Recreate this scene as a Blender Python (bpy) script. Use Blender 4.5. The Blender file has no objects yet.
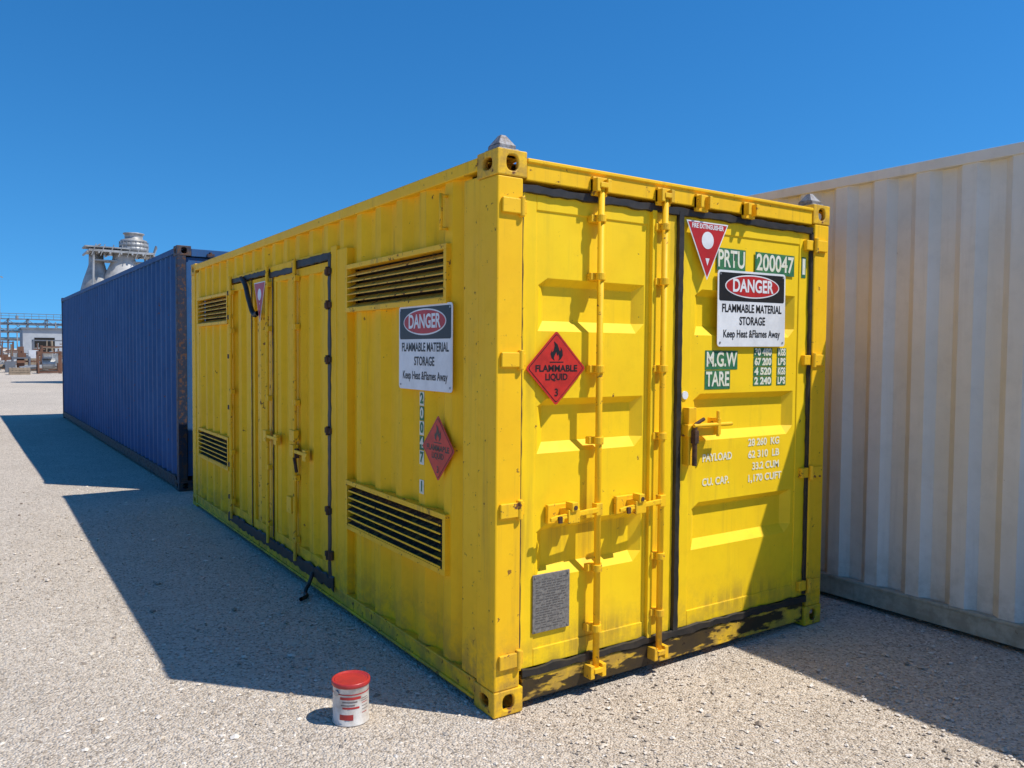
import bpy, bmesh, math, random
import numpy as np
from mathutils import Vector, Matrix
random.seed(7); rng=np.random.default_rng(7)
scn=bpy.context.scene
COL=scn.collection
# ------------------------------------------------------------------ helpers
def link(o,parent=None):
    COL.objects.link(o)
    if parent is not None: o.parent=parent
    return o
def empty(name,loc=(0,0,0),rot=(0,0,0),parent=None):
    e=bpy.data.objects.new(name,None); e.empty_display_size=0.2
    e.location=loc; e.rotation_euler=rot
    return link(e,parent)
class MB:
    def __init__(s): s.v=[]; s.f=[]
    def face(s,pts):
        n=len(s.v); s.v+= [tuple(p) for p in pts]; s.f.append(tuple(range(n,n+len(pts))))
    def box(s,x0,x1,y0,y1,z0,z1):
        n=len(s.v)
        s.v+=[(x0,y0,z0),(x1,y0,z0),(x1,y1,z0),(x0,y1,z0),(x0,y0,z1),(x1,y0,z1),(x1,y1,z1),(x0,y1,z1)]
        for f in ((0,3,2,1),(4,5,6,7),(0,1,5,4),(1,2,6,5),(2,3,7,6),(3,0,4,7)): s.f.append(tuple(n+i for i in f))
    def cyl(s,p0,p1,r,n=14,r1=None):
        p0=Vector(p0);p1=Vector(p1);r1=r if r1 is None else r1
        d=(p1-p0).normalized(); a=d.orthogonal().normalized(); b=d.cross(a); k=len(s.v)
        for p,q in ((p0,r),(p1,r1)):
            for i in range(n):
                t=2*math.pi*i/n; s.v.append(tuple(p+a*q*math.cos(t)+b*q*math.sin(t)))
        for i in range(n):
            j=(i+1)%n; s.f.append((k+i,k+j,k+n+j,k+n+i))
        s.f.append(tuple(k+i for i in reversed(range(n)))); s.f.append(tuple(k+n+i for i in range(n)))
    def prism(s,pts,vec):
        n=len(s.v);m=len(pts);vec=Vector(vec)
        s.v+=[tuple(p) for p in pts]+[tuple(Vector(p)+vec) for p in pts]
        s.f.append(tuple(n+i for i in reversed(range(m)))); s.f.append(tuple(n+m+i for i in range(m)))
        for i in range(m):
            j=(i+1)%m; s.f.append((n+i,n+j,n+m+j,n+m+i))
    def obj(s,name,mat,parent=None,bevel=0,smooth=False,loc=(0,0,0),rot=(0,0,0)):
        me=bpy.data.meshes.new(name); me.from_pydata(s.v,[],s.f); me.update()
        bm=bmesh.new(); bm.from_mesh(me)
        bmesh.ops.recalc_face_normals(bm,faces=bm.faces); bm.to_mesh(me); bm.free()
        if mat: me.materials.append(mat)
        o=bpy.data.objects.new(name,me); o.location=loc;o.rotation_euler=rot
        link(o,parent)
        if bevel:
            b=o.modifiers.new('bev','BEVEL'); b.width=bevel;b.segments=2;b.limit_method='ANGLE';b.angle_limit=math.radians(40)
        if smooth:
            for p in me.polygons: p.use_smooth = len(p.vertices)==4
        return o
# ------------------------------------------------------------------ materials
def newmat(name):
    m=bpy.data.materials.new(name); m.use_nodes=True; nt=m.node_tree; b=nt.nodes['Principled BSDF']; return m,nt,b
def noise(nt,vec,scale,detail=5,rough=.6):
    n=nt.nodes.new('ShaderNodeTexNoise'); n.inputs['Scale'].default_value=scale; n.inputs['Detail'].default_value=detail; n.inputs['Roughness'].default_value=rough
    nt.links.new(vec,n.inputs['Vector']); return n.outputs['Fac']
def ramp(nt,fac,a,b,inv=False):
    n=nt.nodes.new('ShaderNodeMapRange'); n.inputs['From Min'].default_value=a;n.inputs['From Max'].default_value=b
    if inv: n.inputs['To Min'].default_value=1;n.inputs['To Max'].default_value=0
    n.interpolation_type='SMOOTHSTEP'
    nt.links.new(fac,n.inputs['Value']); return n.outputs['Result']
def mul(nt,a,b,op='MULTIPLY'):
    n=nt.nodes.new('ShaderNodeMath'); n.operation=op
    for i,x in enumerate((a,b)):
        if isinstance(x,(int,float)): n.inputs[i].default_value=x
        else: nt.links.new(x,n.inputs[i])
    return n.outputs[0]
def mix(nt,fac,a,b):
    n=nt.nodes.new('ShaderNodeMix'); n.data_type='RGBA'
    if isinstance(fac,(int,float)): n.inputs[0].default_value=fac
    else: nt.links.new(fac,n.inputs[0])
    for i,x in ((6,a),(7,b)):
        if isinstance(x,tuple): n.inputs[i].default_value=(*x[:3],1)
        else: nt.links.new(x,n.inputs[i])
    return n.outputs[2]
def mapping(nt,vec,sc,loc=(0,0,0)):
    n=nt.nodes.new('ShaderNodeMapping'); n.inputs['Scale'].default_value=sc; n.inputs['Location'].default_value=loc; nt.links.new(vec,n.inputs['Vector']); return n.outputs[0]
def paint(name,c1,c2,rust=(.66,.74),rustcol=(.09,.035,.015),streak=.35,streakcol=(.20,.12,.04),rough=.42,bottom=.5,tar=None,spec=.35,dent=.0015,botcol=(.19,.12,.06),spots=None):
    m,nt,b=newmat(name); tc=nt.nodes.new('ShaderNodeTexCoord').outputs['Object']
    lo=noise(nt,tc,1.7,4,.65)
    base=mix(nt,ramp(nt,lo,.3,.7),c1,c2)
    md=noise(nt,tc,9,4,.7)
    base=mix(nt,mul(nt,ramp(nt,md,.45,.75),.22),base,tuple(x*.72 for x in c2))
    stn=noise(nt,mapping(nt,tc,(16,16,.8)),1.0,4,.65)
    st=ramp(nt,stn,.50,.76)
    patch=ramp(nt,lo,.62,.40)
    base=mix(nt,mul(nt,mul(nt,st,patch),streak),base,streakcol)
    if spots:
        acc=None; stk=ramp(nt,stn,.38,.62)
        for (x,z,rw,rl,am) in spots:
            v=nt.nodes.new('ShaderNodeVectorMath'); v.operation='LENGTH'
            nt.links.new(mapping(nt,tc,(1/rw,0,1/rl),(-x/rw,0,-z/rl)),v.inputs[0])
            q=mul(nt,ramp(nt,v.outputs['Value'],.1,1.0,True),am*.55)
            acc=q if acc is None else mul(nt,acc,q,'MAXIMUM')
        base=mix(nt,mul(nt,acc,stk),base,(.17,.095,.03))
    sep=nt.nodes.new('ShaderNodeSeparateXYZ'); nt.links.new(tc,sep.inputs[0]); z=sep.outputs['Z']
    if bottom:
        g=ramp(nt,z,0.02,.5,True)
        base=mix(nt,mul(nt,mul(nt,g,ramp(nt,md,.35,.62)),bottom),base,botcol)
    rn=noise(nt,tc,19,6,.72)
    rm=ramp(nt,rn,rust[0],rust[1])
    base=mix(nt,rm,base,mix(nt,md,rustcol,tuple(x*2.6 for x in rustcol)))
    if tar:
        t=ramp(nt,noise(nt,mapping(nt,tc,(2.2,2.2,7)),1.6,5,.6),tar[0],tar[1])
        base=mix(nt,mul(nt,t,.95),base,(.018,.013,.010))
    nt.links.new(base,b.inputs['Base Color'])
    nt.links.new(mul(nt,mul(nt,rm,.4),mul(nt,mul(nt,md,.25),rough,'ADD'),'ADD'),b.inputs['Roughness'])
    b.inputs['Specular IOR Level'].default_value=spec
    bn=nt.nodes.new('ShaderNodeBump'); bn.inputs['Strength'].default_value=.6; bn.inputs['Distance'].default_value=dent*8
    nt.links.new(mul(nt,noise(nt,tc,3.2,2,.45),mul(nt,noise(nt,tc,90,1),.02),'ADD'),bn.inputs['Height'])
    nt.links.new(bn.outputs[0],b.inputs['Normal'])
    return m
def simple(name,c,rough=.5,metal=0,var=.25,sc=8,c2=None,bump=.15):
    m,nt,b=newmat(name); tc=nt.nodes.new('ShaderNodeTexCoord').outputs['Object']
    base=mix(nt,ramp(nt,noise(nt,tc,sc,4,.7),.35,.68),c,c2 if c2 else tuple(x*(1-var) for x in c))
    nt.links.new(base,b.inputs['Base Color']); b.inputs['Roughness'].default_value=rough; b.inputs['Metallic'].default_value=metal
    bn=nt.nodes.new('ShaderNodeBump'); bn.inputs['Strength'].default_value=bump; bn.inputs['Distance'].default_value=.002
    nt.links.new(noise(nt,tc,sc*12,1),bn.inputs['Height']); nt.links.new(bn.outputs[0],b.inputs['Normal'])
    return m
Y1=(.96,.555,.010);Y2=(.91,.50,.010)  # orange shift for the shaded side is put into this base yellow
M_Y=paint('yellow_paint',Y1,Y2,rust=(.65,.70),streak=.34,spec=.22,rough=.5)
M_YP=paint('yellow_paint_post',Y1,Y2,rust=(.615,.675),streak=.36,bottom=.65,spec=.25)
SP=[(.585,.80,.10,.32,.75),(.40,.80,.14,.22,.6),(1.0,.80,.12,.36,.75),(.80,.82,.12,.2,.55),(1.24,1.02,.08,.34,.8),(1.42,1.16,.08,.2,.5),(.17,1.55,.07,.3,.6),(.17,.84,.07,.3,.65),(1.08,2.30,.10,.35,.6),(.62,.27,.5,.13,.9),(1.75,.27,.6,.12,.8),(.97,1.5,.05,1.0,.45)]
M_YF=paint('yellow_paint_door',(.96,.64,.010),(.93,.59,.010),rust=(.67,.715),streak=.20,bottom=.45,spots=SP,spec=.28)  # same yellow in a lemon copy, sunlit look painted into the colour
M_YD=paint('yellow_paint_worn',Y1,Y2,rust=(.58,.65),streak=.5)
M_YT=paint('yellow_paint_tarred',(.85,.52,.02),(.6,.36,.03),rust=(.6,.66),streak=.6,tar=(.42,.49))
M_BLK=simple('black_rubber_sealant',(.012,.011,.010),.55,c2=(.035,.028,.022))
M_RUST=simple('rusty_steel',(.10,.045,.02),.85,c2=(.035,.02,.014),sc=25,bump=.5)
M_DARK=simple('dark_interior',(.012,.010,.008),.9)
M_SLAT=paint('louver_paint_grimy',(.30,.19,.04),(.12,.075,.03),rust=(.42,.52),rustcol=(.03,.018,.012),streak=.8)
M_SLATU=paint('louver_paint_dusty',(.82,.48,.05),(.64,.38,.05),rust=(.56,.62),streak=.8)
M_BL=paint('blue_paint',(.020,.085,.225),(.034,.108,.26),rust=(.62,.68),streak=.40,streakcol=(.06,.07,.09),bottom=.3,spec=.25,rough=.55)
M_BLR=paint('blue_paint_rusty',(.010,.025,.06),(.025,.03,.05),rust=(.50,.60),rustcol=(.06,.03,.018),streak=.6,streakcol=(.05,.03,.02))
M_WH=paint('cream_paint',(.70,.665,.585),(.63,.60,.52),rust=(.71,.77),streak=.24,streakcol=(.34,.31,.26),bottom=.45,rough=.5,botcol=(.3,.27,.2))
M_WHG=paint('cream_rail_paint',(.46,.43,.34),(.38,.36,.28),rust=(.64,.72),streak=.3,bottom=.6,botcol=(.22,.2,.14))
M_GALV=simple('galvanised_steel',(.42,.43,.44),.45,.6,c2=(.28,.28,.28),sc=30)
M_CONE=simple('cast_steel_cone',(.30,.30,.31),.6,.3,c2=(.16,.13,.11),sc=40,bump=.5)
M_WHITE=simple('white_sign_sheet',(.78,.78,.77),.4,var=.16,sc=5)
M_SBLK=simple('sign_black',(.012,.012,.013),.4)
M_RED=simple('sign_red',(.50,.018,.018),.4,var=.2,sc=6)
M_REDD=simple('sign_red_diamond',(.60,.026,.014),.45,var=.3,sc=9)
M_GRN=simple('green_stencil_paint',(.012,.12,.06),.6,c2=(.05,.2,.06),sc=20)
M_STW=simple('stencil_white',(.74,.74,.66),.6,c2=(.68,.64,.40),sc=35)
M_STF=simple('stencil_faded',(.82,.80,.70),.6,c2=(.82,.74,.38),sc=45)
M_PLATE=simple('data_plate',(.25,.235,.21),.5,.2,c2=(.15,.14,.13),sc=60)
M_PLT=simple('data_plate_print',(.11,.10,.09),.6)
# ------------------------------------------------------------------ corrugated wall
P_A,P_B=.072,.068
PITCH=2*(P_A+P_B-.001)
def corr_depth(t,pitch,a,b):
    t%=pitch; c=pitch-a-2*b
    if t<=a: return 0
    if t<=a+b: return (t-a)/b
    if t<=a+b+c: return 1
    return 1-(t-a-b-c)/b
def corr_pts(y0,y1,ph,pitch=PITCH,a=P_A,b=P_B):
    c=pitch-a-2*b; out=[y0]
    k=math.floor((y0-ph)/pitch)-1
    while True:
        base=ph+k*pitch
        for o in (0,a,a+b,a+b+c):
            q=base+o
            if y0+1e-4<q<y1-1e-4: out.append(q)
        if base>y1: break
        k+=1
    out.append(y1)
    return [(q,corr_depth(q-ph,pitch,a,b)) for q in out]
def corr_wall(mb,y0,y1,z0,z1,xo,xi,ph,rows=1,**k):
    pts=corr_pts(y0,y1,ph,**k)
    n=len(mb.v)
    for q,d in pts:
        x=xo+(xi-xo)*d
        mb.v.append((x,q,z0)); mb.v.append((x,q,z1))
    for i in range(len(pts)-1):
        a=n+2*i; mb.f.append((a,a+2,a+3,a+1))
def corr_end(mb,x0,x1,z0,z1,yo,yi,ph=0,**k):
    pts=corr_pts(x0,x1,ph,**k); n=len(mb.v)
    for q,d in pts:
        y=yo+(yi-yo)*d; mb.v.append((q,y,z0)); mb.v.append((q,y,z1))
    for i in range(len(pts)-1):
        a=n+2*i; mb.f.append((a,a+2,a+3,a+1))
def roof(mb,L,W,z):
    pts=corr_pts(.1,L-.1,0,pitch=.21,a=.05,b=.03); n=len(mb.v)
    for q,d in pts:
        zz=z-.02*d; mb.v.append((.05,q,zz)); mb.v.append((W-.05,q,zz))
    for i in range(len(pts)-1):
        a=n+2*i; mb.f.append((a,a+2,a+3,a+1))
def boolmesh():
    A=MB(); A.box(0,.162,0,.178,0,.118); a=A.obj('t_a',None)
    cut=[]
    B=MB(); B.box(.022,.14,.022,.156,.02,.098); cut.append(B)
    def cap(axis,c,ra,rb):
        m=MB(); pts=[]
        for i in range(28):
            t=2*math.pi*i/28; ct,st=math.cos(t),math.sin(t)
            u=math.copysign(abs(ct)**.75,ct)*ra; v=math.copysign(abs(st)**.75,st)*rb
            if axis=='x': pts.append((-.05,c[0]+u,c[1]+v))
            elif axis=='y': pts.append((c[0]+u,-.05,c[1]+v))
            else: pts.append((c[0]+u,c[1]+v,-.05))
        m.prism(pts,{'x':(.3,0,0),'y':(0,.3,0),'z':(0,0,.3)}[axis]); return m
    cut+= [cap('x',(.089,.06),.040,.027),cap('y',(.081,.06),.032,.036),cap('z',(.081,.089),.032,.055)]
    for i,c in enumerate(cut):
        co=c.obj('t_c%d'%i,None); md=a.modifiers.new('b','BOOLEAN'); md.object=co; md.operation='DIFFERENCE'; md.solver='EXACT'
    bpy.context.view_layer.update()
    me=bpy.data.meshes.new_from_object(a.evaluated_get(bpy.context.evaluated_depsgraph_get()))
    for o in list(COL.objects):
        if o.name.startswith('t_'): bpy.data.objects.remove(o)
    return me
CAST=boolmesh()
def castings(parent,L,W,H,mat,pos=None):
    for i,(x,y,z) in enumerate([(x,y,z) for z in (0,H-.118) for y in (0,L-.178) for x in (0,W-.162)]):
        me=CAST.copy(); me.materials.clear(); me.materials.append(mat)
        dx=-.003 if x==0 else .003; dy=-.003 if y==0 else .003
        o=bpy.data.objects.new('corner_casting_%d'%(i+1),me); o.location=(x+dx,y+dy,z); link(o,parent)
        b=o.modifiers.new('b','BEVEL'); b.width=.006;b.segments=2;b.limit_method='ANGLE';b.angle_limit=math.radians(50)
def ribbon(mb,p0,p1,w,t,axis,jit=.004,step=.045):
    p0=Vector(p0);p1=Vector(p1);L=(p1-p0).length;n=max(2,int(L/step)); d=(p1-p0)/n
    out=Vector(axis); side=d.normalized().cross(out)
    k=len(mb.v)
    for i in range(n+1):
        c=p0+d*i; a=w/2+random.uniform(-jit,jit); b=w/2+random.uniform(-jit,jit)
        for q in (c+side*a,c+side*a*.8+out*t,c-side*b*.8+out*t,c-side*b): mb.v.append(tuple(q))
    for i in range(n):
        for j in range(4):
            j2=(j+1)%4; mb.f.append((k+4*i+j,k+4*i+j2,k+4*i+4+j2,k+4*i+4+j))
    mb.f.append((k,k+1,k+2,k+3)); e=k+4*n; mb.f.append((e+3,e+2,e+1,e))
# ================================================================== YELLOW CONTAINER
L,W,H=6.058,2.438,2.591
yc=empty('shipping_container')
castings(yc,L,W,H,M_YD)
m=MB()
m.box(0,.14,.0,.16,.118,H-.118)
m.box(W-.14,W,.0,.16,.118,H-.118)
m.box(0,.10,L-.16,L,.118,H-.118); m.box(W-.10,W,L-.16,L,.118,H-.118)
m.obj('corner_posts',M_YP,yc,bevel=.008)
m=MB(); m.box(.004,.06,.16,.30,.13,2.49); m.box(.010,.06,L-.30,L-.16,.13,2.49)
m.obj('post_flange',M_YP,yc,bevel=.004)
m=MB()
m.box(.162,W-.162,.006,.10,H-.125,H-.03)
m.box(.162,W-.162,-.004,.02,H-.045,H-.025)
m.box(.162,W-.162,L-.1,L,H-.11,H-.03)
m.obj('door_header',M_YP,yc,bevel=.005)
m=MB(); m.box(.162,W-.162,.012,.13,.035,.150)
m.box(.165,W-.165,L-.1,L,.03,.14); m.obj('door_sill',M_YT,yc,bevel=.006)
m=MB()
for x0 in (0,W-.06):
    m.box(x0,x0+.06,.178,L-.178,H-.075,H-.012)
m.obj('top_side_rail',M_YP,yc,bevel=.006)
m=MB()
m.box(.008,.055,.178,L-.178,.03,.125); m.box(-.006,.02,.178,L-.178,.028,.045); m.box(-.002,.012,.178,L-.178,.118,.128)
m.box(W-.055,W-.008,.178,L-.178,.03,.125)
m.obj('bottom_side_rail',M_YD,yc,bevel=.004)
m=MB(); m.box(.06,W-.06,.14,L-.1,.06,.12); 
for i in range(16): m.box(.05,W-.05,.3+i*.36,.34+i*.36,.03,.06)
m.obj('floor_cross_members',M_DARK,yc)
PH=.705
XO,XI=.014,.050
m=MB()
ZB,ZT=.125,H-.07
UL=(1.92,2.215); LL=(.555,.865)
def wall(y0,y1,z0,z1): corr_wall(m,y0,y1,z0,z1,XO,XI,PH)
wall(.30,.445,ZB,ZT)
for a,b in ((ZB,LL[0]),(LL[1],UL[0]),(UL[1],ZT)): wall(.445,1.735,a,b); wall(4.56,5.76,a,b)
wall(5.76,L-.30,ZB,ZT)
wall(1.735,4.56,2.33,ZT)
m.obj('side_wall',M_Y,yc)
m=MB(); corr_wall(m,.16,L-.16,ZB,ZT,W-XO,W-XI,PH); m.obj('side_wall_far',M_Y,yc)
m=MB(); corr_end(m,.14,W-.14,.14,H-.1,L-.015,L-.05); m.obj('end_wall',M_Y,yc)
m=MB(); roof(m,L,W,H-.015); m.obj('roof',M_Y,yc)
m=MB(); m.box(.0,.06,1.735,2.0,ZB,2.33); m.box(-.004,.06,1.90,2.0,.13,2.36); m.box(.0,.06,4.50,4.56,ZB,2.33)
m.box(.002,.05,2.0,4.5,2.29,2.34)
m.obj('side_door_frame',M_Y,yc,bevel=.004)
def louver(name,y0,y1,z0,z1,n,mat,low=False):
    m=MB(); t=.028
    m.box(-.012,.05,y0,y1,z0,z0+t); m.box(-.012,.05,y0,y1,z1-t,z1); m.box(-.012,.05,y0,y0+t,z0+t,z1-t); m.box(-.012,.05,y1-t,y1,z0+t,z1-t)
    m.obj(name+'_frame',M_YD,yc,bevel=.002)
    m=MB(); h=(z1-z0-2*t)/n
    for i in range(n):
        b=z0+t+i*h; j=random.uniform(-.004,.004); k=.50 if low else .78; j2=random.uniform(-.006,.006)
        pts=[(-.008,y0+t,b+j),(.045,y0+t,b+h*k+j),(.045,y0+t,b+h*k+.004+j),(-.010,y0+t,b+.006+j)]
        m.prism(pts,(0,y1-y0-2*t,j2))
    m.obj(name+'_slats',mat,yc)
    if low:
        m=MB()
        for i in range(n): 
            b=z0+t+i*h; m.box(-.0125,-.0085,y0+t+.02,y1-t-.02,b+.003,b+.012)
        m.obj(name+'_slat_edges',M_YD,yc)
    m=MB(); m.face([(.075,y0,z0),(.075,y1,z0),(.075,y1,z1),(.075,y0,z1)]); m.obj(name+'_backing',M_DARK,yc)  # near-black sheet stands in for the shade inside, behind the slats
louver('upper_louver',.445,1.735,*UL,6,M_SLATU)
louver('lower_louver',.445,1.735,*LL,6,M_SLAT,True)
louver('rear_upper_louver',4.56,5.76,*UL,6,M_SLATU)
louver('rear_lower_louver',4.56,5.76,*LL,6,M_SLAT,True)
leaves=[(2.03,2.70),(2.74,3.22),(3.26,3.80),(3.84,4.47)]
for i,(a,b) in enumerate(leaves):
    m=MB(); z0,z1=.17,2.27; x0=.006
    m.box(x0,.045,a,a+.05,z0,z1); m.box(x0,.045,b-.05,b,z0,z1); m.box(x0,.045,a+.05,b-.05,z1-.06,z1); m.box(x0,.045,a+.05,b-.05,z0,z0+.08)
    m.obj('side_door_leaf_%d_frame'%(i+1),M_Y,yc,bevel=.003)
    m=MB(); corr_wall(m,a+.05,b-.05,z0+.08,z1-.06,.012,.042,a+.07,pitch=.26,a=.09,b=.04)
    m.obj('side_door_leaf_%d_panel'%(i+1),M_Y if i!=2 else M_YD,yc)
m=MB(); m.face([(.06,2.0,.13),(.06,4.5,.13),(.06,4.5,2.3),(.06,2.0,2.3)]); m.obj('side_door_backing',M_DARK,yc)
m=MB()
o=(-1,0,0)
ribbon(m,(-.004,2.015,.15),(-.004,2.015,2.31),.052,.006,o,jit=.007)
ribbon(m,(-.002,2.0,2.30),(-.002,2.75,2.30),.055,.008,o)
ribbon(m,(-.002,2.75,2.27),(-.002,3.3,2.27),.045,.006,o)
ribbon(m,(-.002,3.3,2.30),(-.002,4.5,2.30),.042,.006,o)
ribbon(m,(-.0,4.49,.15),(-.0,4.49,2.3),.026,.006,o)
ribbon(m,(.001,2.72,.2),(.001,2.72,2.28),.024,.003,o,jit=.006); ribbon(m,(.001,3.24,.2),(.001,3.24,2.28),.018,.003,o,jit=.006); ribbon(m,(.001,3.82,.2),(.001,3.82,2.28),.014,.003,o)
ribbon(m,(-.008,1.93,.140),(-.008,4.54,.140),.085,.010,o,jit=.014)
m.obj('side_door_gasket',M_BLK,yc)
m=MB()
for y in (2.66,3.31,4.40):
    m.cyl((-.022,y,.14),(-.022,y,2.34),.014)
    for z in (.3,.75,1.3,1.85,2.2): m.box(-.03,.006,y-.035,y+.035,z-.02,z+.02)
m.obj('side_door_lock_rods',M_YD,yc,bevel=.002)
m=MB()
for z in (.32,.62,1.15,1.62,1.98,2.2):
    m.box(-.018,.0,1.98,2.08,z-.018,z+.018); m.cyl((-.02,2.02,z-.03),(-.02,2.02,z+.03),.012)
    m.box(-.014,.0,4.44,4.55,z-.02,z+.02)
m.obj('side_door_hinges',M_RUST,yc,bevel=.003)
m=MB()
for y,zz in ((2.66,.95),(3.31,1.0)):
    m.box(-.045,-.03,y-.30,y+.02,zz-.012,zz+.012); m.box(-.05,-.01,y-.04,y+.04,zz-.045,zz+.045); m.box(-.04,-.005,y-.27,y-.2,zz-.05,zz+.03)
m.box(-.04,-.006,2.70,2.80,.48,.60); m.box(-.045,-.006,2.62,2.72,1.02,1.10)
m.obj('side_door_handles',M_YD,yc,bevel=.003)
m=MB(); m.box(-.04,-.008,2.60,2.66,.90,.97); m.cyl((-.03,2.60,.80),(-.03,2.66,.92),.012); m.cyl((-.02,1.96,.30),(-.02,1.96,.36),.02); m.obj('side_door_padlock',M_RUST,yc,bevel=.003)
def cable(name,pts,r,mat,parent):
    cu=bpy.data.curves.new(name,'CURVE'); cu.dimensions='3D'; cu.bevel_depth=r; cu.bevel_resolution=2
    s=cu.splines.new('BEZIER'); s.bezier_points.add(len(pts)-1)
    for b,p in zip(s.bezier_points,pts): b.co=p; b.handle_left_type=b.handle_right_type='AUTO'
    cu.materials.append(mat); o=bpy.data.objects.new(name,cu); return link(o,parent)
cable('seal_strap_hanging',[(-.02,4.05,2.30),(-.03,3.90,2.24),(-.05,3.70,2.08),(-.045,3.58,1.97),(-.04,3.50,1.98)],.021,M_BLK,yc)
cable('seal_strap_loose',[(-.02,2.3,.14),(-.05,2.28,.08),(-.07,2.30,.02),(-.10,2.2,.012),(-.16,2.14,.015)],.014,M_BLK,yc)
m=MB(); m.cyl((-.022,.48,2.28),(-.022,.48,2.46),.008); m.cyl((-.022,.48,2.29),(.02,.48,2.29),.008); m.cyl((-.022,.48,2.45),(.02,.48,2.45),.008); m.obj('lashing_bar',M_YD,yc,smooth=True)
# ---- end doors
def pan_panel(mb,x0,x1,z0,z1,recs,y,dep,sx=.055,sz=.05,inx=.05):
    xs=[x0,x0+inx,x0+inx+sx,x1-inx-sx,x1-inx,x1]
    zs=[z0]
    for a,b in recs: zs+=[a,a+sz,b-sz*.7,b]
    zs.append(z1); zs=sorted(zs)
    inner=set()
    for a,b in recs: inner|={round(a+sz,4),round(b-sz*.7,4)}
    n=len(mb.v); nx=len(xs)
    for z in zs:
        for i,x in enumerate(xs):
            d=dep if (round(z,4) in inner and i in (2,3)) else 0
            mb.v.append((x,y+d,z))
    for j in range(len(zs)-1):
        for i in range(nx-1):
            a=n+j*nx+i; mb.f.append((a,a+1,a+nx+1,a+nx))
recs=[(.60,.86),(1.20,1.46),(1.78,2.03)]
DZ0,DZ1=.185,2.415
doors={'left_end_door':(.150,1.150,.235,.94),'right_end_door':(1.182,2.285,1.27,2.19)}
for nm,(a,b,pa,pb) in doors.items():
    m=MB(); y=.026
    m.box(a,pa,y,.07,DZ0,DZ1); m.box(pb,b,y,.07,DZ0,DZ1); m.box(pa,pb,y,.07,DZ1-.075,DZ1); m.box(pa,pb,y,.07,DZ0,DZ0+.085)
    m.obj(nm+'_frame',M_YF,yc,bevel=.004)
    m=MB(); pan_panel(m,pa,pb,DZ0+.085,DZ1-.075,recs,.032,.040,inx=.015 if nm[0]=='l' else .03)
    m.obj(nm+'_panel',M_YF,yc)
m=MB(); m.box(.150,.162,.016,.03,DZ0,DZ1); m.box(.955,.985,.004,.03,DZ0,DZ1); m.obj('door_stile_flange',M_YF,yc,bevel=.002)
m=MB(); m.box(.14,W-.14,.08,.10,.15,2.47); m.obj('door_backing',M_DARK,yc)
m=MB(); o=(0,-1,0)
ribbon(m,(.135,.020,2.430),(2.29,.020,2.430),.042,.012,o,jit=.005)
ribbon(m,(1.166,.024,.15),(1.166,.024,2.43),.042,.018,o,jit=.003)
ribbon(m,(2.291,.022,.20),(2.291,.022,2.42),.032,.014,o,jit=.004)
ribbon(m,(.16,.018,.170),(2.30,.018,.170),.042,.014,o,jit=.008)
m.obj('door_gasket',M_BLK,yc)
m=MB(); ribbon(m,(.143,.010,.30),(.143,.010,2.40),.008,.004,o,jit=.003); m.obj('door_edge_strip',M_RUST,yc)  # thin dark brown strip along the left door edge
m=MB()
for z in (2.34,1.645,.955,.255):
    m.box(.02,.120,-.016,.0,z-.034,z+.034); m.cyl((.128,-.010,z-.045),(.128,-.010,z+.045),.014); m.box(.142,.160,-.002,.026,z-.03,z+.03)
    m.box(W-.125,W-.03,-.016,.0,z-.034,z+.034); m.cyl((W-.135,-.010,z-.045),(W-.135,-.010,z+.045),.014); m.box(W-.215,W-.150,-.002,.026,z-.03,z+.03)
m.obj('end_door_hinges',M_YD,yc,bevel=.004)
m=MB()
for x in (.585,1.015):
    m.cyl((x,-.022,.10),(x,-.022,2.50),.0165,18)
m.obj('lock_rods',M_YP,yc,smooth=True)
m=MB()
for x in (.585,1.015):
    for z in (.32,.62,1.25,1.60,2.05,2.33):
        m.box(x-.045,x+.045,-.006,.027,z-.018,z+.018); m.cyl((x,-.022,z-.018),(x,-.022,z+.018),.025,16)
for x in (.585,1.015,1.30,1.68):
    m.box(x-.045,x-.022,-.045,.01,2.455,2.52); m.box(x+.022,x+.045,-.045,.01,2.455,2.52); m.box(x-.045,x+.045,-.012,.008,2.44,2.53)
    if x<1.1: m.box(x-.026,x+.022,-.05,-.008,2.475,2.50)
for x in (.585,1.015):
    m.box(x-.05,x-.024,-.045,.012,.075,.14); m.box(x+.024,x+.05,-.045,.012,.075,.14); m.box(x-.028,x+.024,-.05,-.008,.10,.125)
m.obj('rod_guides_and_cams',M_YD,yc,bevel=.003)
m=MB()
for xr,xl,z in ((.585,.27,.915),(1.015,.70,.915)):
    m.box(xr-.03,xr+.01,-.05,-.012,z-.03,z+.03)
    m.prism([(xr-.02,-.052,z+.012),(xr-.02,-.052,z-.014),(xl+.05,-.062,z-.022),(xl,-.062,z-.026),(xl,-.062,z-.008),(xl+.05,-.062,z+.0)],(0,.014,0))
    m.box(xl+.10,xl+.17,-.066,.027,z-.045,z+.02); m.box(xl+.115,xl+.15,-.075,-.02,z+.012,z+.055); m.box(xl+.03,xl+.20,.004,.027,z-.05,z+.04)
    m.cyl((xl+.06,-.07,z-.02),(xl+.06,-.02,z-.02),.014,12)
m.obj('lock_handles',M_YD,yc,bevel=.003)
m=MB()
for xl,z in ((.27,.915),(.70,.915)): m.cyl((xl+.135,-.078,z+.03),(xl+.135,-.060,z+.03),.011,10); m.box(xl+.04,xl+.06,-.072,-.062,z-.035,z-.005)
m.obj('lock_handle_rivets',M_RUST,yc)
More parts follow.
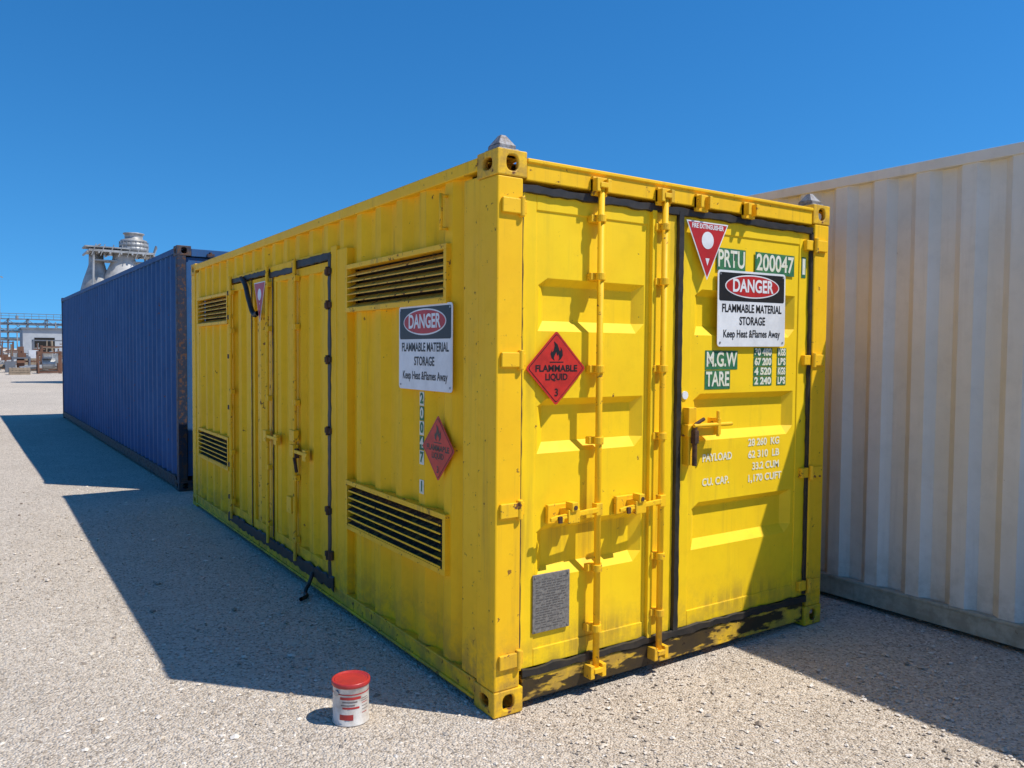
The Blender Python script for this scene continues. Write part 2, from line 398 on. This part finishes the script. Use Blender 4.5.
m=MB(); m.box(1.215,1.275,-.02,.026,1.08,1.39); m.box(1.20,1.42,-.03,.022,1.235,1.30); m.cyl((1.22,-.05,1.295),(1.52,-.05,1.295),.011,12); m.box(1.40,1.425,-.06,.02,1.24,1.33); m.cyl((1.41,-.05,1.23),(1.41,-.05,1.37),.010,12)
m.obj('right_door_lock_bracket',M_YD,yc,bevel=.004)
m=MB(); m.cyl((1.235,-.045,1.08),(1.235,-.045,1.30),.013,12); m.box(1.222,1.252,-.06,-.028,1.20,1.27); m.cyl((1.235,-.045,1.30),(1.30,-.05,1.33),.010,10); m.obj('lock_bolt',M_RUST,yc,bevel=.002)
m=MB(); m.cyl((1.225,.018,1.455),(1.225,.026,1.455),.022,16); m.obj('seal_sticker',M_WHITE,yc)
m=MB(); m.box(.225,.445,.016,.024,.345,.625)
for x in (.237,.433):
    for z in (.357,.613): m.cyl((x,.012,z),(x,.017,z),.006,8)
m.obj('data_plate',M_PLATE,yc,bevel=.002)
m=MB()
for i in range(20):
    x=.242
    while x<.425:
        w_=random.uniform(.008,.035); 
        if x+w_<.43 and random.random()<.8: m.box(x,x+w_,.0150,.0158,.598-i*.0122,.602-i*.0122)
        x+=w_+.006
m.obj('data_plate_lettering',M_PLT,yc)
for i,(x,y) in enumerate(((.078,.088),(W-.078,.088))):
    m=MB(); m.box(x-.055,x+.055,y-.06,y+.06,H,H+.014)
    m.prism([(x-.045,y-.05,H+.014),(x+.045,y-.05,H+.014),(x+.045,y+.05,H+.014),(x-.045,y+.05,H+.014)],(0,0,.02))
    k=len(m.v)
    m.v+=[(x-.045,y-.045,H+.034),(x+.045,y-.045,H+.034),(x+.045,y+.045,H+.034),(x-.045,y+.045,H+.034),(x-.012,y-.012,H+.082),(x+.014,y-.012,H+.082),(x+.014,y+.014,H+.082),(x-.012,y+.014,H+.082)]
    for f in ((0,1,5,4),(1,2,6,5),(2,3,7,6),(3,0,4,7),(4,5,6,7)): m.f.append(tuple(k+q for q in f))
    m.obj('stacking_cone_%d'%(i+1),M_CONE,yc,bevel=.004)
# ------------------------------------------------------------------ text / signs
def txt(name,s,mat,parent,x,y,z,size,width=None,bold=0,align='CENTER',rot=0):
    cu=bpy.data.curves.new(name,'FONT'); cu.body=s; cu.size=size; cu.align_x=align; cu.align_y='CENTER'; cu.offset=bold
    o=bpy.data.objects.new('tmp',cu); COL.objects.link(o); bpy.context.view_layer.update()
    me=bpy.data.meshes.new_from_object(o.evaluated_get(bpy.context.evaluated_depsgraph_get()))
    bpy.data.objects.remove(o); me.materials.clear(); me.materials.append(mat)
    if width:
        xs=[v.co.x for v in me.vertices]; w=max(xs)-min(xs); k=width/w
        for v in me.vertices: v.co.x*=k
    q=bpy.data.objects.new(name,me); q.location=(x,y,z); q.rotation_euler=(0,0,rot); return link(q,parent)
def flat(name,pts,z,mat,parent,th=0):
    m=MB()
    if th: m.prism([(p[0],p[1],z) for p in pts],(0,0,th))
    else: m.face([(p[0],p[1],z) for p in pts])
    o=m.obj(name,mat,parent)
    if not th and o.data.polygons[0].normal.z<0: o.data.flip_normals()
    return o
def ell(cx,cy,a,b,n=48): return [(cx+a*math.cos(2*math.pi*i/n),cy+b*math.sin(2*math.pi*i/n)) for i in range(n)]
def rect(x0,x1,y0,y1,r=.0,n=5):
    if not r: return [(x0,y0),(x1,y0),(x1,y1),(x0,y1)]
    out=[]
    for cx,cy,a0 in ((x1-r,y0+r,-90),(x1-r,y1-r,0),(x0+r,y1-r,90),(x0+r,y0+r,180)):
        for i in range(n+1):
            a=math.radians(a0+90*i/n); out.append((cx+r*math.cos(a),cy+r*math.sin(a)))
    return out
FR=(math.radians(90),0,0); SR=(math.radians(90),0,math.radians(-90))
def danger(loc,rot,w=.59,h=.43,tilt=0):
    e=empty('danger_sign',loc,rot)
    flat('plate',rect(-w/2,w/2,-h/2,h/2,.02),0,M_WHITE,e,.003)
    flat('black_header',rect(-w/2+.012,w/2-.012,h*.10,h/2-.012,.012),.0038,M_SBLK,e)
    flat('oval_border',ell(0,h*.30,w*.40,h*.155),.0046,M_WHITE,e); flat('oval_red',ell(0,h*.30,w*.385,h*.138),.0054,M_RED,e)
    txt('danger_text','DANGER',M_WHITE,e,0,h*.30,.0062,.10,w*.60,.0028)
    txt('line_1','FLAMMABLE MATERIAL',M_SBLK,e,0,h*.0,.0040,.064,w*.88,.0016)
    txt('line_2','STORAGE',M_SBLK,e,0,-h*.165,.0040,.064,w*.38,.0016)
    txt('line_3','Keep Heat &Flames Away',M_SBLK,e,0,-h*.335,.0040,.060,w*.84,.0012)
    m=MB()
    for sx in (-1,1):
        for sy in (-1,1): m.cyl((sx*(w/2-.022),sy*(h/2-.022),.002),(sx*(w/2-.022),sy*(h/2-.022),.006),.006,10)
    m.obj('rivets',M_GALV,e)
    return e
danger((1.75,.014,1.935),(FR[0],math.radians(-.6),0),.585,.425)
danger((-.002,.685,1.70),SR,.59,.445)
def diamond(loc,rot,s=.175):
    e=empty('flammable_liquid_sign',loc,rot)
    def dm(k,rr=.012):
        out=[]
        for a in (0,90,180,270):
            for da in (-8,0,8):
                t=math.radians(a); R=s*k
                px=R*math.cos(t); py=R*math.sin(t)
                q=.05
                if da: 
                    t2=math.radians(a+(90 if da>0 else -90)); px+=(R*math.cos(t2)-px)*q; py+=(R*math.sin(t2)-py)*q
                else: px*=.975;py*=.975
                out.append((px,py))
        return out
    flat('plate',dm(1),0,M_REDD,e,.002)
    flat('border_black',dm(.93),.0028,M_SBLK,e); flat('field_red',dm(.905),.0036,M_REDD,e)
    k=s/.175
    fl=[(-.012,.035),(-.030,.048),(-.036,.068),(-.026,.088),(-.028,.074),(-.018,.082),(-.012,.104),(-.016,.126),(.004,.112),(.014,.090),(.018,.078),(.024,.088),(.022,.100),(.034,.082),(.036,.060),(.026,.044),(.010,.035),(.016,.050),(.010,.066),(.004,.056),(-.002,.076),(-.010,.062),(-.016,.050)]
    flat('flame',[(a*k,b*k) for a,b in fl],.0044,M_SBLK,e)
    flat('flame_base',[(-.04*k,.026*k),(.04*k,.026*k),(.04*k,.031*k),(-.04*k,.031*k)],.0044,M_SBLK,e)
    txt('text_1','FLAMMABLE',M_SBLK,e,0,-.002*k,.0044,.042*k,.245*k,.0014)
    txt('text_2','LIQUID',M_SBLK,e,0,-.042*k,.0044,.042*k,.13*k,.0014)
    txt('text_3','3',M_SBLK,e,0,-.115*k,.0044,.05*k,None,.0012)
    return e
diamond((.345,.012,1.605),FR,.178)
diamond((-.004,.53,1.19),SR,.168)
def tri(loc,rot,w,h,text=True):
    e=empty('fire_extinguisher_sign',loc,rot)
    T=lambda k,dy=0:[(-w/2*k,h/3*k+dy),(0,-2*h/3*k+dy),(w/2*k,h/3*k+dy)]
    flat('plate',T(1),0,M_WHITE,e,.002); flat('red_field',T(.93,0),.0028,M_RED,e)
    flat('disc',ell(0,h*.02,h*.15,h*.15,32),.0036,M_WHITE,e)
    flat('arrow',[(-.016,-.09),(.016,-.09),(0,-.13)] if text else [(-.008,-.06),(.008,-.06),(0,-.08)],.0036,M_WHITE,e)
    if text: txt('label','FIRE EXTINGUISHER',M_WHITE,e,0,h*.25,.0036,.034,w*.76,.001)
    return e
tri((1.35,-.004,2.285),FR,.325,.31)
tri((-.034,3.46,2.12),SR,.30,.32,False)
mk=empty('stencil_markings',(0,0,0),FR,yc)
def stencil(s,x0,x1,z,h,idx,patch=True,mat=M_STW,zoff=-.0245):
    w=x1-x0
    if patch: flat('stencil_patch_%d'%idx,rect(x0-.008,x1+.008,z-h*.62,z+h*.62),zoff,M_GRN,mk)
    txt('stencil_text_%d'%idx,s,mat,mk,(x0+x1)/2,z,zoff+.0012,h*1.32,w,.0028 if patch else .0016)
stencil('PRTU',1.47,1.69,2.205,.10,1,zoff=-.0240)
stencil('200047',1.79,2.13,2.205,.10,2,zoff=-.0240)
stencil('1',2.215,2.242,2.205,.10,3,zoff=-.0240)
stencil('M.G.W',1.395,1.645,1.645,.085,4,zoff=-.030)
stencil('TARE',1.395,1.585,1.535,.085,5,zoff=-.030)
for i,(a,b) in enumerate((('30 480','KGS'),('67 200','LBS'),('4 520','KGS'),('2 240','LBS'))):
    stencil(a,1.80,1.95,1.69-i*.056,.042,6+i,zoff=-.030); stencil(b,2.01,2.08,1.69-i*.056,.042,12+i,zoff=-.030)
for i,(s,a,b) in enumerate((('28 260  KG',1.76,2.04),('PAYLOAD',1.38,1.62),('62 310  LB',1.76,2.04),('33.2 CUM',1.80,2.04),('CU. CAP.',1.38,1.60),('1,170 CUFT',1.76,2.06))):
    z=[1.165,1.10,1.095,1.025,.965,.955][i]
    stencil(s,a,b,z,.044,20+i,False,M_STF,zoff=-.031)
mk2=empty('side_stencil',(0,0,0),SR,yc)
for i,c in enumerate('20047 1'):
    if c==' ': continue
    z=1.43-i*.078
    flat('side_patch_%d'%i,rect(-.765,-.715,z-.037,z+.037),-.0115,M_GRN if i%2 else M_STW,mk2)
    txt('side_digit_%d'%i,c,M_STW if i%2 else M_GRN,mk2,-.74,z,-.0105,.075,None,.003)
# ================================================================== OTHER CONTAINERS
def container(L,W,H,loc,rot,mw,mf,mt,ms,pitch,a,b,xi=.05):
    e=empty('shipping_container',loc,(0,0,rot)); castings(e,L,W,H,mf)
    m=MB()
    for x0 in (0,W-.1):
        for y0 in (0,L-.1): m.box(x0,x0+.1,y0,y0+.1,.118,H-.118)
    m.obj('corner_posts',mf,e,bevel=.006)
    m=MB()
    for x0,x1 in ((.0,.06),(W-.06,W)): m.box(x0,x1,.17,L-.17,H-.085,H-.02)
    m.box(.162,W-.162,.01,.08,H-.12,H-.03); m.box(.162,W-.162,L-.08,L-.01,H-.12,H-.03)
    m.obj('top_rails',mt,e,bevel=.005)
    m=MB()
    for x0,x1 in ((.0,.05),(W-.05,W)): m.box(x0,x1,.17,L-.17,.03,.165)
    m.box(-.008,.0,.17,L-.17,.145,.165)
    m.box(.162,W-.162,.01,.1,.03,.16); m.box(.162,W-.162,L-.1,L-.01,.03,.16)
    m.obj('bottom_rails',ms,e,bevel=.004)
    m=MB(); corr_wall(m,.1,L-.1,.16,H-.08,.012,xi,.1,pitch=pitch,a=a,b=b); corr_wall(m,.1,L-.1,.16,H-.08,W-.012,W-xi,.1,pitch=pitch,a=a,b=b)
    m.obj('side_walls',mw,e)
    m=MB(); corr_end(m,.1,W-.1,.15,H-.1,L-.02,L-.055); m.obj('rear_wall',mw,e)
    m=MB()
    for xa,xb in ((.11,W/2-.008),(W/2+.008,W-.11)):
        pan_panel(m,xa,xb,.17,H-.13,[(.5,.8),(1.1,1.4),(1.7,2.0),(2.25,2.5)] if H>2.8 else recs,.035,.036)
    m.obj('end_doors',mw,e)
    m=MB()
    for x in (.38,.85,W-.85,W-.38):
        m.cyl((x,-.0,.08),(x,-.0,H-.06),.017,12)
        for z in (.12,.6,1.3,2.0,H-.1): m.box(x-.04,x+.04,-.02,.035,z-.02,z+.02)
    m.obj('lock_rods',mf,e)
    m=MB(); roof(m,L,W,H-.02); m.obj('roof',mw,e)
    m=MB(); m.box(.05,W-.05,.1,L-.1,.06,.13); m.obj('floor',M_DARK,e)
    return e
container(12.19,2.438,2.90,(.03,6.93,0),.0185,M_BL,M_BLR,M_BL,M_BLR,.278,.072,.068)
container(12.19,2.438,2.896,(2.92,-4.9,0),0,M_WH,M_WH,M_WH,M_WHG,.278,.085,.052,.058)
# ================================================================== PAINT CAN
pc=empty('paint_can',(-.545,.36,0),(0,0,math.radians(20)))
M_CANW=simple('can_white_label',(.66,.62,.56),.4,c2=(.46,.40,.34),sc=14)
M_CANR=simple('can_red',(.50,.035,.03),.35,c2=(.36,.03,.03),sc=12)
M_CANG=simple('can_label_print',(.20,.16,.15),.5)
def revolve(name,prof,mat,parent,n=40):
    m=MB()
    for r,z in prof:
        for i in range(n): m.v.append((r*math.cos(2*math.pi*i/n),r*math.sin(2*math.pi*i/n),z))
    for j in range(len(prof)-1):
        for i in range(n): k=(i+1)%n; m.f.append((j*n+i,j*n+k,(j+1)*n+k,(j+1)*n+i))
    m.f.append(tuple(range(n))); m.f.append(tuple((len(prof)-1)*n+i for i in range(n)))
    return m.obj(name,mat,parent,smooth=True)
r=.083
revolve('body',[(r-.004,.0),(r+.001,.002),(r+.001,.006),(r-.002,.009),(r-.002,.176),(r+.001,.180),(r+.002,.184)],M_CANW,pc)
revolve('rim',[(r+.0025,.172),(r+.004,.175),(r+.004,.190),(r+.001,.193),(r-.006,.193),(r-.008,.188)],M_CANR,pc)
revolve('lid',[(r-.008,.184),(r-.010,.1905),(r-.014,.191),(r-.018,.186),(r-.03,.1855),(.0005,.187)],M_CANR,pc)
def band(name,a0,a1,z0,z1,mat,rr=r-.0012,n=18):
    m=MB()
    for i in range(n+1):
        t=math.radians(a0+(a1-a0)*i/n); m.v+= [(rr*math.cos(t),rr*math.sin(t),z0),(rr*math.cos(t),rr*math.sin(t),z1)]
    for i in range(n): m.f.append((2*i,2*i+2,2*i+3,2*i+1))
    return m.obj(name,mat,pc,smooth=True)
band('label_red_band',0,360,.142,.147,M_CANR,n=48); band('label_red_panel',-170,-125,.03,.055,M_CANR)
for i,(a0,a1,z,h_) in enumerate(((-168,-100,.122,.012),(-160,-112,.108,.006),(-165,-120,.094,.006),(-160,-105,.080,.009),(-98,-70,.12,.003),(-98,-66,.11,.003),(-96,-72,.10,.003),(-96,-70,.085,.003),(-95,-68,.07,.003),(-96,-75,.055,.003))): band('label_print_%d'%i,a0,a1,z,z+h_,M_CANG if i%3 else M_CANR)
m=MB(); m.cyl((r,0,.15),(r+.008,0,.15),.012,12); m.cyl((-r,0,.15),(-r-.008,0,.15),.012,12); m.obj('bail_ears',M_GALV,pc)
# ================================================================== GROUND
m,nt,b=newmat('gravel_ground'); tc=nt.nodes.new('ShaderNodeTexCoord').outputs['Object']
big=ramp(nt,noise(nt,tc,.25,4,.6),.3,.7); mid=ramp(nt,noise(nt,tc,2.2,5,.7),.3,.72)
c=mix(nt,big,(.64,.545,.44),(.55,.465,.375)); c=mix(nt,mul(nt,mid,.36),c,(.40,.335,.265))
def vor(scale):
    v=nt.nodes.new('ShaderNodeTexVoronoi'); v.inputs['Scale'].default_value=scale; nt.links.new(tc,v.inputs['Vector']); return v
v1=vor(92);v2=vor(38)
s1=nt.nodes.new('ShaderNodeSeparateColor'); nt.links.new(v1.outputs['Color'],s1.inputs[0])
s2=nt.nodes.new('ShaderNodeSeparateColor'); nt.links.new(v2.outputs['Color'],s2.inputs[0])
c=mix(nt,mul(nt,ramp(nt,s1.outputs[0],.55,1),.6),c,(.80,.72,.61)); c=mix(nt,mul(nt,ramp(nt,s1.outputs[1],.6,1),.7),c,(.20,.16,.12))
c=mix(nt,mul(nt,ramp(nt,s2.outputs[0],.8,.95),.4),c,(.74,.66,.56))
nt.links.new(c,b.inputs['Base Color']); b.inputs['Roughness'].default_value=.95; b.inputs['Specular IOR Level'].default_value=.10
bn=nt.nodes.new('ShaderNodeBump'); bn.inputs['Strength'].default_value=1; bn.inputs['Distance'].default_value=.010
h=mul(nt,mul(nt,v1.outputs['Distance'],-.9),mul(nt,v2.outputs['Distance'],-.6),'ADD'); h=mul(nt,h,mul(nt,noise(nt,tc,14,4,.75),1.5),'ADD')
nt.links.new(h,bn.inputs['Height']); nt.links.new(bn.outputs[0],b.inputs['Normal'])
M_G=m
xs=sorted(set([-3000,-800,-200,-60,-25]+[round(-14+.5*i,2) for i in range(57)]+[25,60,200,800,3000])); ys=sorted(set([-3000,-500,-100,-30]+[round(-8+.6*i,2) for i in range(60)]+[45,80,150,400,1000,4000]))
g=MB()
for y in ys:
    for x in xs:
        near=(-13<x<13 and -7<y<26); z=0
        g.v.append((x,y,z-(0.004*(1+math.sin(x*1.3+y*.7)+.5*math.sin(x*2.9-y*1.7)) if near else 0)))
nx=len(xs)
for j in range(len(ys)-1):
    for i in range(nx-1): a=j*nx+i; g.f.append((a,a+1,a+nx+1,a+nx))
g.obj('ground',M_G,smooth=True)
NS=28000
d=2.4+ (rng.random(NS)**1.4)*9.5; az=math.radians(34)+rng.uniform(-.78,.78,NS)
px=-1.94+d*np.sin(az); py=-2.99+d*np.cos(az); s=rng.lognormal(math.log(.0050),.46,NS).clip(.002,.019)
keep=~((px>0)&(px<2.44)&(py>0)&(py<6.06)); px,py,s=px[keep],py[keep],s[keep]; n=len(px)
base=np.array([(1,0,0),(0,1,0),(-1,0,0),(0,-1,0),(0,0,1),(0,0,-1),(.7,.7,.45),(-.7,.7,.4),(-.7,-.7,.45),(.7,-.7,.4)],float)
fc=[(0,6,4),(6,1,4),(1,7,4),(7,2,4),(2,8,4),(8,3,4),(3,9,4),(9,0,4),(0,5,1),(1,5,2),(2,5,3),(3,5,0),(0,1,6),(1,2,7),(2,3,8),(3,0,9)]
V=base[None]*rng.uniform(.7,1.25,(n,10,1))*np.stack([rng.uniform(.8,1.4,n),rng.uniform(.7,1.1,n),rng.uniform(.45,.8,n)],1)[:,None,:]*s[:,None,None]
t=rng.uniform(0,6.28,n); ca,sa=np.cos(t)[:,None],np.sin(t)[:,None]
X=V[...,0]*ca-V[...,1]*sa+px[:,None]; Yv=V[...,0]*sa+V[...,1]*ca+py[:,None]; Z=V[...,2]+(s*.2)[:,None]-.004
vv=np.stack([X,Yv,Z],-1).reshape(-1,3)
ff=(np.array(fc)[None]+ (np.arange(n)*10)[:,None,None]).reshape(-1,3)
me=bpy.data.meshes.new('gravel'); me.from_pydata(vv.tolist(),[],ff.tolist()); me.update()
mm,nt,b=newmat('loose_stone'); gi=nt.nodes.new('ShaderNodeNewGeometry').outputs['Random Per Island']
cr=nt.nodes.new('ShaderNodeValToRGB'); cr.color_ramp.elements[0].color=(.24,.19,.145,1); cr.color_ramp.elements[1].color=(.78,.70,.60,1)
e2=cr.color_ramp.elements.new(.4); e2.color=(.56,.48,.385,1)
nt.links.new(gi,cr.inputs[0]); nt.links.new(cr.outputs[0],b.inputs['Base Color']); b.inputs['Roughness'].default_value=.9
me.materials.append(mm); go=bpy.data.objects.new('gravel',me); link(go)
# ================================================================== BACKGROUND
M_CONC=simple('pale_cladding',(.42,.44,.46),.7,var=.2,sc=.5); M_ST=simple('grey_steel',(.17,.185,.21),.6,.2,sc=1)
M_SILV=simple('weathered_silver',(.42,.42,.41),.5,.3,c2=(.24,.23,.21),sc=2); M_BRN=simple('rusty_brown_plant',(.18,.085,.05),.8,sc=2)
M_WT=simple('white_vehicle_paint',(.7,.7,.7),.4,sc=1)
M_TANK=simple('weathered_tank_cladding',(.50,.49,.47),.6,c2=(.36,.34,.31),sc=1.5)
vs=empty('ventilation_stack',(4.15,40,-.12))
revolve('vessel',[(1.1,0),(1.1,3.6),(1.05,4.6),(.90,5.3),(.62,5.9),(.50,6.2),(.50,6.45)],M_TANK,vs)
o=revolve('vessel_cone',[(.75,0),(.75,4.5),(.60,5.1),(.40,5.7),(.30,6.1),(.30,6.4)],M_SILV,vs); o.location=(-1.15,.3,0)
m=MB(); m.box(-1.6,1.25,-.85,.9,6.40,6.50); m.box(-1.75,.3,-.6,.6,6.62,6.68); m.box(.2,1.5,-.5,.7,6.32,6.38); m.box(-1.4,1.0,-.5,.5,6.0,6.06)
for i in range(7): m.box(-1.7+i*.48,-1.63+i*.48,-.9,1.0,6.32,6.40)
for x,y in ((-1.55,-.8),(1.2,-.8),(-1.55,.85),(1.2,.85)): m.cyl((x,y,0),(x*.9,y*.9,6.4),.05,8)
for k in range(8): m.cyl((-1.5+k*.38,-.86,6.2),(-1.3+k*.38,-.86,6.75),.02,6)
m.obj('platform',M_SILV,vs)
o=revolve('ribbed_cowl',[(.40,6.5),(.66,6.6),(.66,6.75),(.58,6.78),(.66,6.82),(.66,6.95),(.56,6.98),(.60,7.02),(.60,7.12),(.44,7.18),(.40,7.2),(.42,7.4),(.48,7.42),(.48,7.47),(.1,7.52)],M_SILV,vs); o.location=(.45,0,0)
m=MB()
for i in range(20):
    t=i/20*6.283; m.box(.45+.64*math.cos(t)-.02,.45+.64*math.cos(t)+.02,.64*math.sin(t)-.02,.64*math.sin(t)+.02,6.58,7.05)
m.cyl((1.3,-.3,6.5),(1.42,-.3,6.9),.05,8); m.cyl((-1.4,0,6.6),(-1.0,.1,6.85),.04,8)
m.obj('cowl_ribs',M_ST,vs)
pr=empty('pipe_rack',(0,165,0)); m=MB()
for i in range(-12,12):
    x=i*3.0
    for y in (0,5): m.box(x-.10,x+.10,y-.1,y+.1,0,7.0)
    for z in (3.0,4.4,5.8,6.8): m.box(x-.08,x+.08,0,5,z,z+.16)
    m.cyl((x,0,4.4),(x+3,0,6.8),.05,6); m.cyl((x+3,0,4.4),(x,0,6.8),.05,6)
for z in (3.0,4.4,5.8,6.8): m.box(-36,33,-.1,.1,z,z+.2)
for k in range(60): m.box(-36+k*1.15,-35.94+k*1.15,-.05,.05,6.9,7.9)
m.box(-36,33,-.04,.04,7.83,7.93); m.box(-36,33,-.04,.04,7.4,7.48)
m.obj('frame',M_ST,pr)
m=MB()
for k,(z,y,rr) in enumerate(((3.4,.6,.22),(4.75,1.4,.18),(6.1,.6,.22),(6.2,1.6,.15),(5.1,.3,.10))): m.cyl((-36,y,z),(33,y,z),rr,10)
for i in range(-12,12): m.cyl((i*3+1.3,-.3,0),(i*3+1.3,-.3,3.5+ (i*5%4)),.10,8)
for i in range(5): m.cyl((-20+i*6.1,2,6.8),(-20+i*6.1,2,7.6),.25,10)
m.obj('pipes',M_SILV,pr)
ib=empty('industrial_building',(-3,128,0)); m=MB(); m.box(-30,3.4,0,12,0,3.3); m.box(6.6,14,0,9,0,4.4); m.obj('walls',M_CONC,ib)
m=MB(); m.box(-30.3,3.7,-.3,12.3,3.3,3.5); m.box(6.4,14.3,-.3,9.3,4.4,4.6); m.obj('roof',M_ST,ib)
m=MB()
for i in range(10): m.box(-29+i*3.2,-27.5+i*3.2,-.06,-.01,1.2,2.4)
m.box(8,10.5,-.06,-.01,0,3.2); m.obj('windows',M_DARK,ib)
for i,(x,y,hh) in enumerate(((1.2,140,12.5),(-12,150,12))):
    lp=empty('light_pole',(x,y,0)); m=MB(); m.cyl((0,0,0),(0,0,hh),.10,8,.05); m.box(-.4,.4,-.1,.1,hh-.1,hh); m.box(-.5,-.25,-.2,.2,hh-.2,hh-.1); m.box(.25,.5,-.2,.2,hh-.2,hh-.1); m.obj('pole',M_GALV,lp)
def skid(loc,mat,w=2.2,dd=1.6,h=1.6):
    e=empty('equipment_skid',loc); m=MB()
    for x in (0,w):
        for y in (0,dd): m.box(x-.05,x+.05,y-.05,y+.05,0,h)
    for z in (.1,h-.1):
        for y in (0,dd): m.box(0,w,y-.04,y+.04,z-.05,z+.05)
        for x in (0,w): m.box(x-.04,x+.04,0,dd,z-.05,z+.05)
    m.obj('frame',mat,e); m=MB(); m.cyl((.25,dd/2,.65),(w-.3,dd/2,.65),.36,16); m.box(.3,.8,.2,dd-.2,1.0,1.35); m.cyl((w*.6,dd/2,.9),(w*.6,dd/2,1.5),.1,10); m.obj('vessel',M_SILV if mat is M_BRN else M_BRN,e); return e
skid((1.5,58,0),M_BRN,1.3,1.4,1.5); skid((.2,62,0),M_ST,1.0,1.2,1.1); skid((-4.5,66,0),M_BRN); skid((-1.4,70,0),M_BRN,1.4,1.4,1.1); skid((2.2,66,0),M_BRN,1.8,1.4,1.9); skid((3.0,92,0),M_ST,3,2,2.6); skid((-1.2,96,0),M_BRN,2.6,2,2.4)
def ute(loc):
    e=empty('pickup_truck',loc,(0,0,.3)); m=MB()
    m.prism([(-2.4,0,.45),(2.4,0,.45),(2.4,0,.95),(1.3,0,1.05),(.75,0,1.65),(-.5,0,1.7),(-.7,0,1.05),(-2.4,0,1.05)],(0,1.75,0)); m.obj('body',M_WT,e,bevel=.06)
    m=MB()
    m.prism([(1.1,-.01,1.1),(.68,-.01,1.58),(-.42,-.01,1.6),(-.5,-.01,1.1)],(0,1.77,0)); m.obj('windows',M_DARK,e)
    m=MB()
    for x in (-1.5,1.5):
        m.cyl((x,-.02,.36),(x,.22,.36),.36,18); m.cyl((x,1.53,.36),(x,1.77,.36),.36,18)
    m.obj('wheels',M_BLK,e); return e
ute((-6.5,90,0))
def stack(loc,n,mat):
    e=empty('pallet_stack',loc); m=MB()
    for k in range(n):
        z=k*.15
        for i in range(6): m.box(i*.2,i*.2+.14,0,1.1,z+.11,z+.135)
        for y in (0,.5,1.0): m.box(0,1.14,y,y+.1,z,z+.11)
    m.obj('boards',mat,e); return e
M_WOOD=simple('weathered_timber',(.33,.25,.17),.8,sc=3)
stack((-.2,56,0),3,M_WOOD); stack((-2.6,60,0),7,M_WOOD); stack((.9,70,0),6,M_WOOD)
sp=MB(); R_=random.Random(3)
for k in range(260):
    x=R_.uniform(-9,7.5); y=R_.uniform(60,105); hh=R_.uniform(.2,1.3)*(1+(y-60)/60); t_=R_.random()
    if t_<.4: sp.cyl((x,y,hh*.3),(x+R_.uniform(.5,2.5),y+R_.uniform(-.5,.5),hh*.3+R_.uniform(-.1,.3)),R_.uniform(.06,.25),8)
    elif t_<.65: sp.box(x,x+R_.uniform(.3,1.0),y,y+.8,0,hh)
    else: sp.cyl((x,y,0),(x+R_.uniform(-.2,.2),y,hh*1.4),R_.uniform(.03,.09),6); sp.box(x-.5,x+.5,y-.05,y+.05,hh,hh+.1)
me_o=sp.obj('scrap_pile',None)
for mm_ in (M_BRN,M_ST,M_SILV,M_WT,M_WOOD,M_BRN,M_ST): me_o.data.materials.append(mm_)
for p in me_o.data.polygons: p.material_index=int((p.center.x*3.1+p.center.y*1.7))%7
# ================================================================== LIGHT
S=Vector((1.15,-1.29,2.591)).normalized()
el=math.asin(S.z); rotz=math.atan2(S.x,S.y)
w=bpy.data.worlds.new('World'); scn.world=w; w.use_nodes=True; nt=w.node_tree; bg=nt.nodes['Background']
sky=nt.nodes.new('ShaderNodeTexSky'); sky.sky_type='NISHITA'; sky.sun_disc=False; sky.sun_elevation=el; sky.sun_rotation=rotz; sky.air_density=1.0; sky.dust_density=.1; sky.ozone_density=3.0; sky.altitude=200
tcw=nt.nodes.new('ShaderNodeTexCoord'); mp=nt.nodes.new('ShaderNodeMapping'); mp.inputs['Scale'].default_value=(1,1,.9); mp.inputs['Location'].default_value=(0,0,.16)
nz=nt.nodes.new('ShaderNodeVectorMath'); nz.operation='NORMALIZE'
nt.links.new(tcw.outputs['Generated'],mp.inputs['Vector']); nt.links.new(mp.outputs[0],nz.inputs[0]); nt.links.new(nz.outputs[0],sky.inputs['Vector'])
hs=nt.nodes.new('ShaderNodeHueSaturation'); hs.inputs['Saturation'].default_value=1.3; hs.inputs['Value'].default_value=1.5
ti=nt.nodes.new('ShaderNodeVectorMath'); ti.operation='MULTIPLY'; ti.inputs[1].default_value=(.55,.88,.97)
nt.links.new(sky.outputs[0],hs.inputs['Color']); nt.links.new(hs.outputs[0],ti.inputs[0]); nt.links.new(ti.outputs[0],bg.inputs['Color']); bg.inputs['Strength'].default_value=.112
sd=bpy.data.lights.new('sun','SUN'); sd.energy=5; sd.angle=math.radians(.53); sd.color=(1,.955,.88)
so=bpy.data.objects.new('sun',sd); so.rotation_euler=(-S).to_track_quat('-Z','Y').to_euler(); so.location=(5,-5,12); link(so)
# ================================================================== CAMERA
yaw,pitch,roll,f=.5944,-.0402,.0079,793.63
F=Vector((math.sin(yaw)*math.cos(pitch),math.cos(yaw)*math.cos(pitch),math.sin(pitch))); R=Vector((math.cos(yaw),-math.sin(yaw),0)); U=R.cross(F)
R2=R*math.cos(roll)+U*math.sin(roll); U2=-R*math.sin(roll)+U*math.cos(roll)
cd=bpy.data.cameras.new('camera'); co=bpy.data.objects.new('camera',cd); link(co)
mt=Matrix((R2,U2,-F)).transposed().to_4x4(); mt.translation=(-1.9392,-2.9949,1.68); co.matrix_world=mt
cd.sensor_fit='HORIZONTAL'; cd.sensor_width=36; cd.lens=f*36/1024; cd.clip_end=6000; cd.clip_start=.05
scn.camera=co
scn.view_settings.view_transform='Standard'; scn.view_settings.look='None'; scn.view_settings.exposure=0
